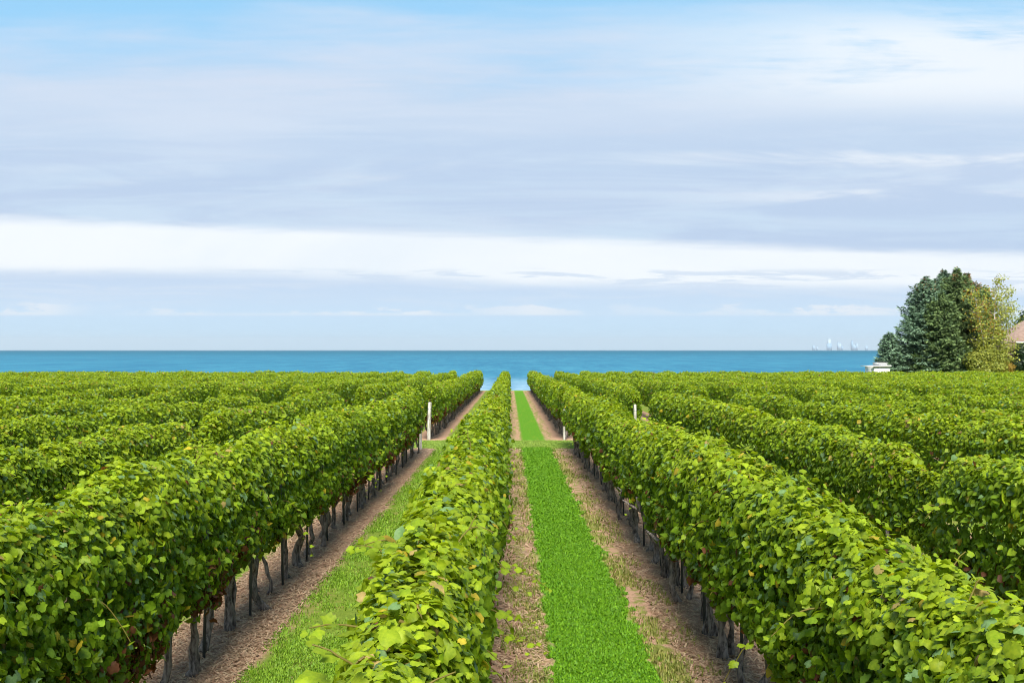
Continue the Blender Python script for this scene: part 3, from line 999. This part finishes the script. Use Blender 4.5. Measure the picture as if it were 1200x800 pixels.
def birch():
    rng = np.random.default_rng(21)
    d = 113.5
    x, _, _ = px(1164, 400, d)
    zb = gz(111)
    root = empty('birch_tree', (x, d, zb))
    tag(root, 'slender birch with white stems and thinning yellow-green leaves', 'birch tree')
    H = CAM_H + (410 - 330) / 1200 * d - zb
    g = Geo()
    tips = []
    stems = [((0.0, 0, 0), (0.05, 0.0), 1.0, 0.15), ((0.1, 0.1, 0), (0.16, 0.05), 0.93, 0.11), ((-0.1, 0.05, 0), (-0.10, 0.05), 0.9, 0.10), ((0.05, -0.1, 0), (0.26, -0.05), 0.78, 0.08)]
    for (b0, ln, hf, r0) in stems:
        z = np.linspace(0, H * hf, 14)
        wob = np.cumsum(rng.normal(0, 0.07, (14, 2)), 0)
        pts = np.stack([b0[0] + ln[0] * z + wob[:, 0], b0[1] + ln[1] * z + wob[:, 1], z], 1)
        tube(g, pts, np.linspace(r0, 0.015, 14), 7, 0.05, rng)
        for i in range(3, 14):
            for _ in range(4):
                az = rng.uniform(0, 6.28)
                L = rng.uniform(0.8, 2.0) * (1.15 - 0.5 * i / 14)
                v = np.array([math.cos(az), math.sin(az), rng.uniform(0.4, 1.1)])
                t = np.linspace(0, 1, 6)[:, None]
                q = pts[i] + v * L * t + np.array([0, 0, -0.35 * L]) * t ** 2
                tube(g, q, np.linspace(0.026, 0.006, 6), 5, 0, rng, cap=False)
                tips.append((q, i / 14))
    g.build('trunk', [M_BIRCH], root, True)
    P, C, S = [], [], []
    for q, f in tips:
        m = int(rng.uniform(40, 130) * (1.08 - 0.72 * f))
        i = rng.integers(1, 6, m)
        p = q[i] + rng.normal(0, 0.24, (m, 3)) + np.stack([0 * i, 0 * i, -rng.random(m) * 0.35], 1)
        P.append(p)
        t = np.clip(rng.normal(0.5, 0.3, m), 0, 1)[:, None]
        c = np.array([0.18, 0.23, 0.03]) * (1 - t) + np.array([0.42, 0.43, 0.08]) * t
        if f > 0.45:
            og = rng.random(m) < 0.22 * (q[-1][0] < 0.5)
            c[og] = (0.38, 0.19, 0.035)
        C.append(c)
    P = np.concatenate(P); C = np.concatenate(C)
    n = len(P)
    g = Geo()
    leaves_into(g, 3, P, rng.normal(size=(n, 3)) + (0, -0.4, 0.5), rng.normal(size=(n, 3)) + (0, 0, -0.6), 0.165 * rng.uniform(0.7, 1.4, n), C, rng)
    g.build('crown', [M_TREELEAF], root)


birch()


def bushy(name, cat, label, xp, d, blobs_px, n, size, c1, c2, seed, stem=0.08, group=None):
    """a shrub or a round tree: blobs are (x px, y px, radius px, squash, depth offset m)"""
    rng = np.random.default_rng(seed)
    zb = gz(min(d, 111))
    x0 = px(xp, 410, d)[0]
    root = empty(name, (x0, d, zb))
    tag(root, label, cat, group)
    bl = []
    for (bx, by, br, sq, dd) in blobs_px:
        X, _, Z = px(bx, by, d)
        bl.append((X - x0, dd, Z - zb, br * d / 1200, sq))
    g = Geo()
    zt = max(b[2] for b in bl)
    for i, b in enumerate(bl):
        t = np.linspace(0, 1, 7)[:, None]
        q = np.array([0.08 * (i - len(bl) / 2), 0, 0]) * (1 - t) + np.array([b[0], b[1], b[2]]) * t
        q[:, 0] *= (t[:, 0] ** 0.7)
        tube(g, q, np.linspace(stem, stem * 0.25, 7), 6, 0.05, rng)
        for _ in range(7):
            v = norm(rng.normal(size=3)) * b[3] * 0.8
            tube(g, [q[-1] * 0.8 + q[-2] * 0.2, q[-1] + v * 0.5, q[-1] + v], [stem * 0.3, stem * 0.2, stem * 0.08], 5, 0, rng, cap=False)
    g.build('trunk' if cat == 'tree' else 'stems', [M_TRUNK], root, True)
    P, N, Tp, S, C = clump_leaves(bl, n, size, c1, c2, rng)
    ok = P[:, 2] > 0.02
    g = Geo()
    leaves_into(g, 3, P[ok], N[ok], Tp[ok], S[ok], C[ok], rng)
    g.build('crown' if cat == 'tree' else 'foliage', [M_TREELEAF], root)


bushy('leafy_tree', 'tree', 'dark green leafy tree showing behind the birch top', 1152, 124,
      [(1150, 345, 11, 1.0, 0), (1158, 358, 12, 1.0, .5), (1147, 362, 12, 1, -.5), (1156, 382, 15, 1, 0)], 5200, 0.30, (0.035, 0.075, 0.018), (0.085, 0.14, 0.03), 31, 0.14)
bushy('shrub', 'shrub', 'yellow-green shrub at the foot of the birch', 1150, 112.4,
      [(1143, 424, 14, 0.9, 0), (1158, 418, 14, 0.9, .4), (1166, 430, 14, 0.8, -.2), (1150, 434, 16, 0.8, -.3), (1174, 420, 10, 1, .2)], 6500, 0.17, (0.13, 0.17, 0.02), (0.32, 0.33, 0.05), 33, 0.03)
bushy('shrub', 'shrub', 'dark reddish brown shrub between the birch and the house', 1185, 115.5,
      [(1184, 417, 10, 0.9, 0), (1190, 427, 11, 0.9, 0), (1178, 428, 9, 0.9, 0)], 2600, 0.17, (0.05, 0.028, 0.02), (0.12, 0.07, 0.04), 35, 0.03)
bushy('shrub', 'shrub', 'low rust and yellow shrub at the edge of the vines', 1184, 112.6,
      [(1182, 430, 8, 0.8, 0), (1176, 433, 7, 0.8, 0)], 1400, 0.15, (0.20, 0.16, 0.02), (0.40, 0.24, 0.04), 36, 0.025)
bushy('shrub', 'shrub', 'dark green evergreen shrub in front of the house wall', 1199, 114,
      [(1198, 412, 9, 1.0, 0), (1203, 424, 12, 1, 0), (1194, 428, 9, 1, 0.2)], 3800, 0.20, (0.012, 0.03, 0.014), (0.04, 0.075, 0.03), 37, 0.04)
bushy('leafy_tree', 'tree', 'dark tree rising behind the house roof', 1203, 146,
      [(1200, 382, 9, 1.2, 0), (1206, 374, 9, 1.2, 0), (1199, 393, 10, 1.1, 0)], 3200, 0.32, (0.02, 0.045, 0.02), (0.06, 0.10, 0.04), 38, 0.14)


# ------------------------------------------------------------------ house and boathouse
def house():
    d = 124.0
    zb = gz(111)
    xl, _, ze = px(1192, 400, d)
    W, D = 13.0, 9.0
    root = empty('house', (xl + W / 2, d + D / 2, zb))
    tag(root, 'house with a tan shingled hip roof half hidden by shrubs', 'house')
    ox, oy = -W / 2, -D / 2
    mw = simple('house_brick', (0.26, 0.15, 0.11), (0.36, 0.24, 0.18), 4, 0.9, 0.3, (1, 1, 3))
    mr = simple('roof_shingle', (0.19, 0.125, 0.10), (0.29, 0.205, 0.165), 2.2, 0.9, 0.4, (1, 1, 4))
    mt = simple('white_trim', (0.72, 0.72, 0.70), (0.82, 0.82, 0.80), 3, 0.6)
    mg = simple('window_glass', (0.03, 0.04, 0.05), (0.06, 0.08, 0.10), 1, 0.1, 0, (1, 1, 1), 0, 0.6)
    he = ze - zb
    g = Geo(); box(g, ox + 0.5, -ox - 0.5, oy + 0.5, -oy - 0.5, 0, he - 0.004); g.build('wall', [mw], root)
    g = Geo()
    hr = he + 2.9
    v = [(ox, oy, he), (-ox, oy, he), (-ox, -oy, he), (ox, -oy, he), (ox + 3.6, 0, hr), (-ox - 3.6, 0, hr),
         (ox, oy, he - 0.18), (-ox, oy, he - 0.18), (-ox, -oy, he - 0.18), (ox, -oy, he - 0.18)]
    g.add(v, [[(0, 1, 5, 4), (2, 3, 4, 5), (0, 6, 7, 1), (1, 7, 8, 2), (2, 8, 9, 3), (3, 9, 6, 0), (9, 8, 7, 6)], [(1, 2, 5), (3, 0, 4)]])
    rf = g.build('roof', [mr], root)
    g = Geo(); box(g, ox - 0.04, -ox + 0.04, oy - 0.05, oy - 0.004, he - 0.20, he - 0.02); g.build('fascia', [mt], rf)
    for wx in (-4.6, -1.2, 2.4):
        g = Geo()
        for (a, b, c, e) in ((wx, wx + 1.2, 1.0, 1.08), (wx, wx + 1.2, 2.2, 2.28), (wx, wx + 0.08, 1.083, 2.197), (wx + 1.12, wx + 1.2, 1.083, 2.197), (wx + 0.57, wx + 0.63, 1.083, 2.197)):
            box(g, a, b, oy + 0.44, oy + 0.52, c, e)
        wn = g.build('window', [mt], root)
        g = Geo(); box(g, wx + 0.085, wx + 1.115, oy + 0.47, oy + 0.495, 1.084, 2.196); g.build('pane', [mg], wn)


def boathouse():
    d = 113.0
    zb = gz(111)
    x0 = px(1025, 410, d)[0]; x1 = px(1043, 410, d)[0]
    zt = CAM_H + (410 - 429.5) / 1200 * d
    root = empty('boathouse', ((x0 + x1) / 2, d + 1.5, zb))
    tag(root, 'small white boathouse beside the blue spruce at the water', 'boathouse')
    mw = simple('white_boards', (0.56, 0.56, 0.54), (0.66, 0.66, 0.64), 3, 0.6, 0.15, (1, 1, 8))
    mr = simple('pale_roof', (0.48, 0.48, 0.47), (0.58, 0.58, 0.57), 4, 0.7)
    w = (x1 - x0) / 2
    h = zt - zb
    g = Geo(); box(g, -w, w, -1.5, 1.5, 0, h); wl = g.build('wall', [mw], root)
    g = Geo()
    v = [(-w - 0.45, -1.7, h + 0.003), (w + 0.12, -1.7, h + 0.003), (w + 0.12, 1.7, h + 0.003), (-w - 0.45, 1.7, h + 0.003),
         (-w - 0.45, -1.7, h + 0.08), (w + 0.12, -1.7, h + 0.16), (w + 0.12, 1.7, h + 0.16), (-w - 0.45, 1.7, h + 0.08)]
    g.add(v, [[(3, 2, 1, 0), (4, 5, 6, 7), (0, 1, 5, 4), (1, 2, 6, 5), (2, 3, 7, 6), (3, 0, 4, 7)]])
    g.build('roof', [mr], root)
    g = Geo(); box(g, -0.15, w - 0.1, -1.0, 1.0, h + 0.165, h + 0.40); cp = g.build('cupola', [mw], root)
    g = Geo(); box(g, -0.22, w - 0.03, -1.08, 1.08, h + 0.404, h + 0.45); g.build('cupola_roof', [mr], cp)


house()
boathouse()


# ------------------------------------------------------------------ skyline across the lake
def skyline():
    D = 45000.0
    m1 = simple('tower_concrete_hazed', (0.25, 0.38, 0.51), (0.29, 0.42, 0.55), 0.004, 0.7)  # tower colours carry painted haze: paler and bluer, close to the low sky
    m2 = simple('tower_glass_hazed', (0.18, 0.32, 0.46), (0.22, 0.36, 0.50), 0.004, 0.4)
    m3 = simple('tower_white_hazed', (0.36, 0.46, 0.55), (0.42, 0.51, 0.60), 0.004, 0.6)
    spec = [  # x px, width px, top y px, material, spire px, words
        (972.0, 7.0, 402.0, m2, 0, 'widest glass block of the distant skyline, under the bright white top'),
        (974.0, 4.0, 397.0, m3, 2.0, 'bright white tower top standing over the wide glass block far across the lake'),
        (957.5, 2.4, 404.5, m1, 0, 'low tower standing apart at the far end of the distant skyline'),
        (964.0, 2.0, 406.0, m1, 0, 'lowest stub of the distant skyline before the wide block'),
        (982.5, 2.0, 400.5, m1, 1.0, 'pale tower just after the wide glass block on the distant skyline'),
        (986.0, 2.2, 402.5, m3, 0, 'small white tower between two pale ones on the distant skyline'),
        (989.5, 1.8, 401.0, m1, 0, 'pale tower third after the wide glass block on the distant skyline'),
        (993.5, 2.6, 405.0, m2, 0, 'low glass tower before the tallest slim one on the distant skyline'),
        (998.6, 1.8, 398.5, m2, 3.5, 'tallest slim tower with a needle on the distant skyline'),
        (1003.0, 2.2, 403.0, m1, 0, 'pale tower right after the needle on the distant skyline'),
        (1006.5, 2.6, 404.5, m2, 0, 'glass tower second after the needle on the distant skyline'),
        (1011.0, 2.2, 402.0, m1, 1.0, 'pale spired tower third after the needle on the distant skyline'),
        (1015.5, 3.0, 405.0, m1, 0, 'last low tower of the distant skyline before the evergreens'),
    ]
    for i, (xp, wp, yt, mt, sp, lab) in enumerate(spec):
        x, _, zt = px(xp, yt, D)
        w = wp * 0.8 * D / 1200 / 2
        dep = 60.0 + 20 * (i % 3)
        yo = (i % 4) * 260.0
        g = Geo()
        z0, z1 = LAKE_Z - 5, zt
        zm = z0 + (z1 - z0) * 0.93
        box(g, -w, w, -dep, dep, 0, zm - z0)
        box(g, -w * 0.7, w * 0.7, -dep * 0.7, dep * 0.7, zm - z0 + 0.5, z1 - z0)
        if sp:
            hs = sp * D / 1200
            v = [(-w * .09, -5, z1 - z0), (w * .09, -5, z1 - z0), (w * .09, 5, z1 - z0), (-w * .09, 5, z1 - z0), (0, 0, z1 - z0 + hs)]
            g.add(v, [[(0, 1, 4), (1, 2, 4), (2, 3, 4), (3, 0, 4)]])
        o = g.build('tower', [mt], None)
        o.location = (x, D + yo, z0)
        tag(o, lab, 'tower', 'towers of the far skyline')


skyline()


# ------------------------------------------------------------------ the air over the lake
def haze():
    g = Geo()
    box(g, -32000, 32000, -300, 52000, LAKE_Z - 30, 560)
    m, T = material('haze_air')
    v = T.node('ShaderNodeVolumePrincipled', None, {'Color': (0.96, 0.98, 1.0), 'Density': HAZE, 'Anisotropy': 0.3})
    out = T.node('ShaderNodeOutputMaterial')
    T.t.links.new(v.outputs[0], out.inputs['Volume'])
    o = g.build('haze', [m], None)
    o['kind'] = 'stuff'
    o['label'] = 'thin bluish haze over the lake'


HAZE = 2.0e-5
haze()
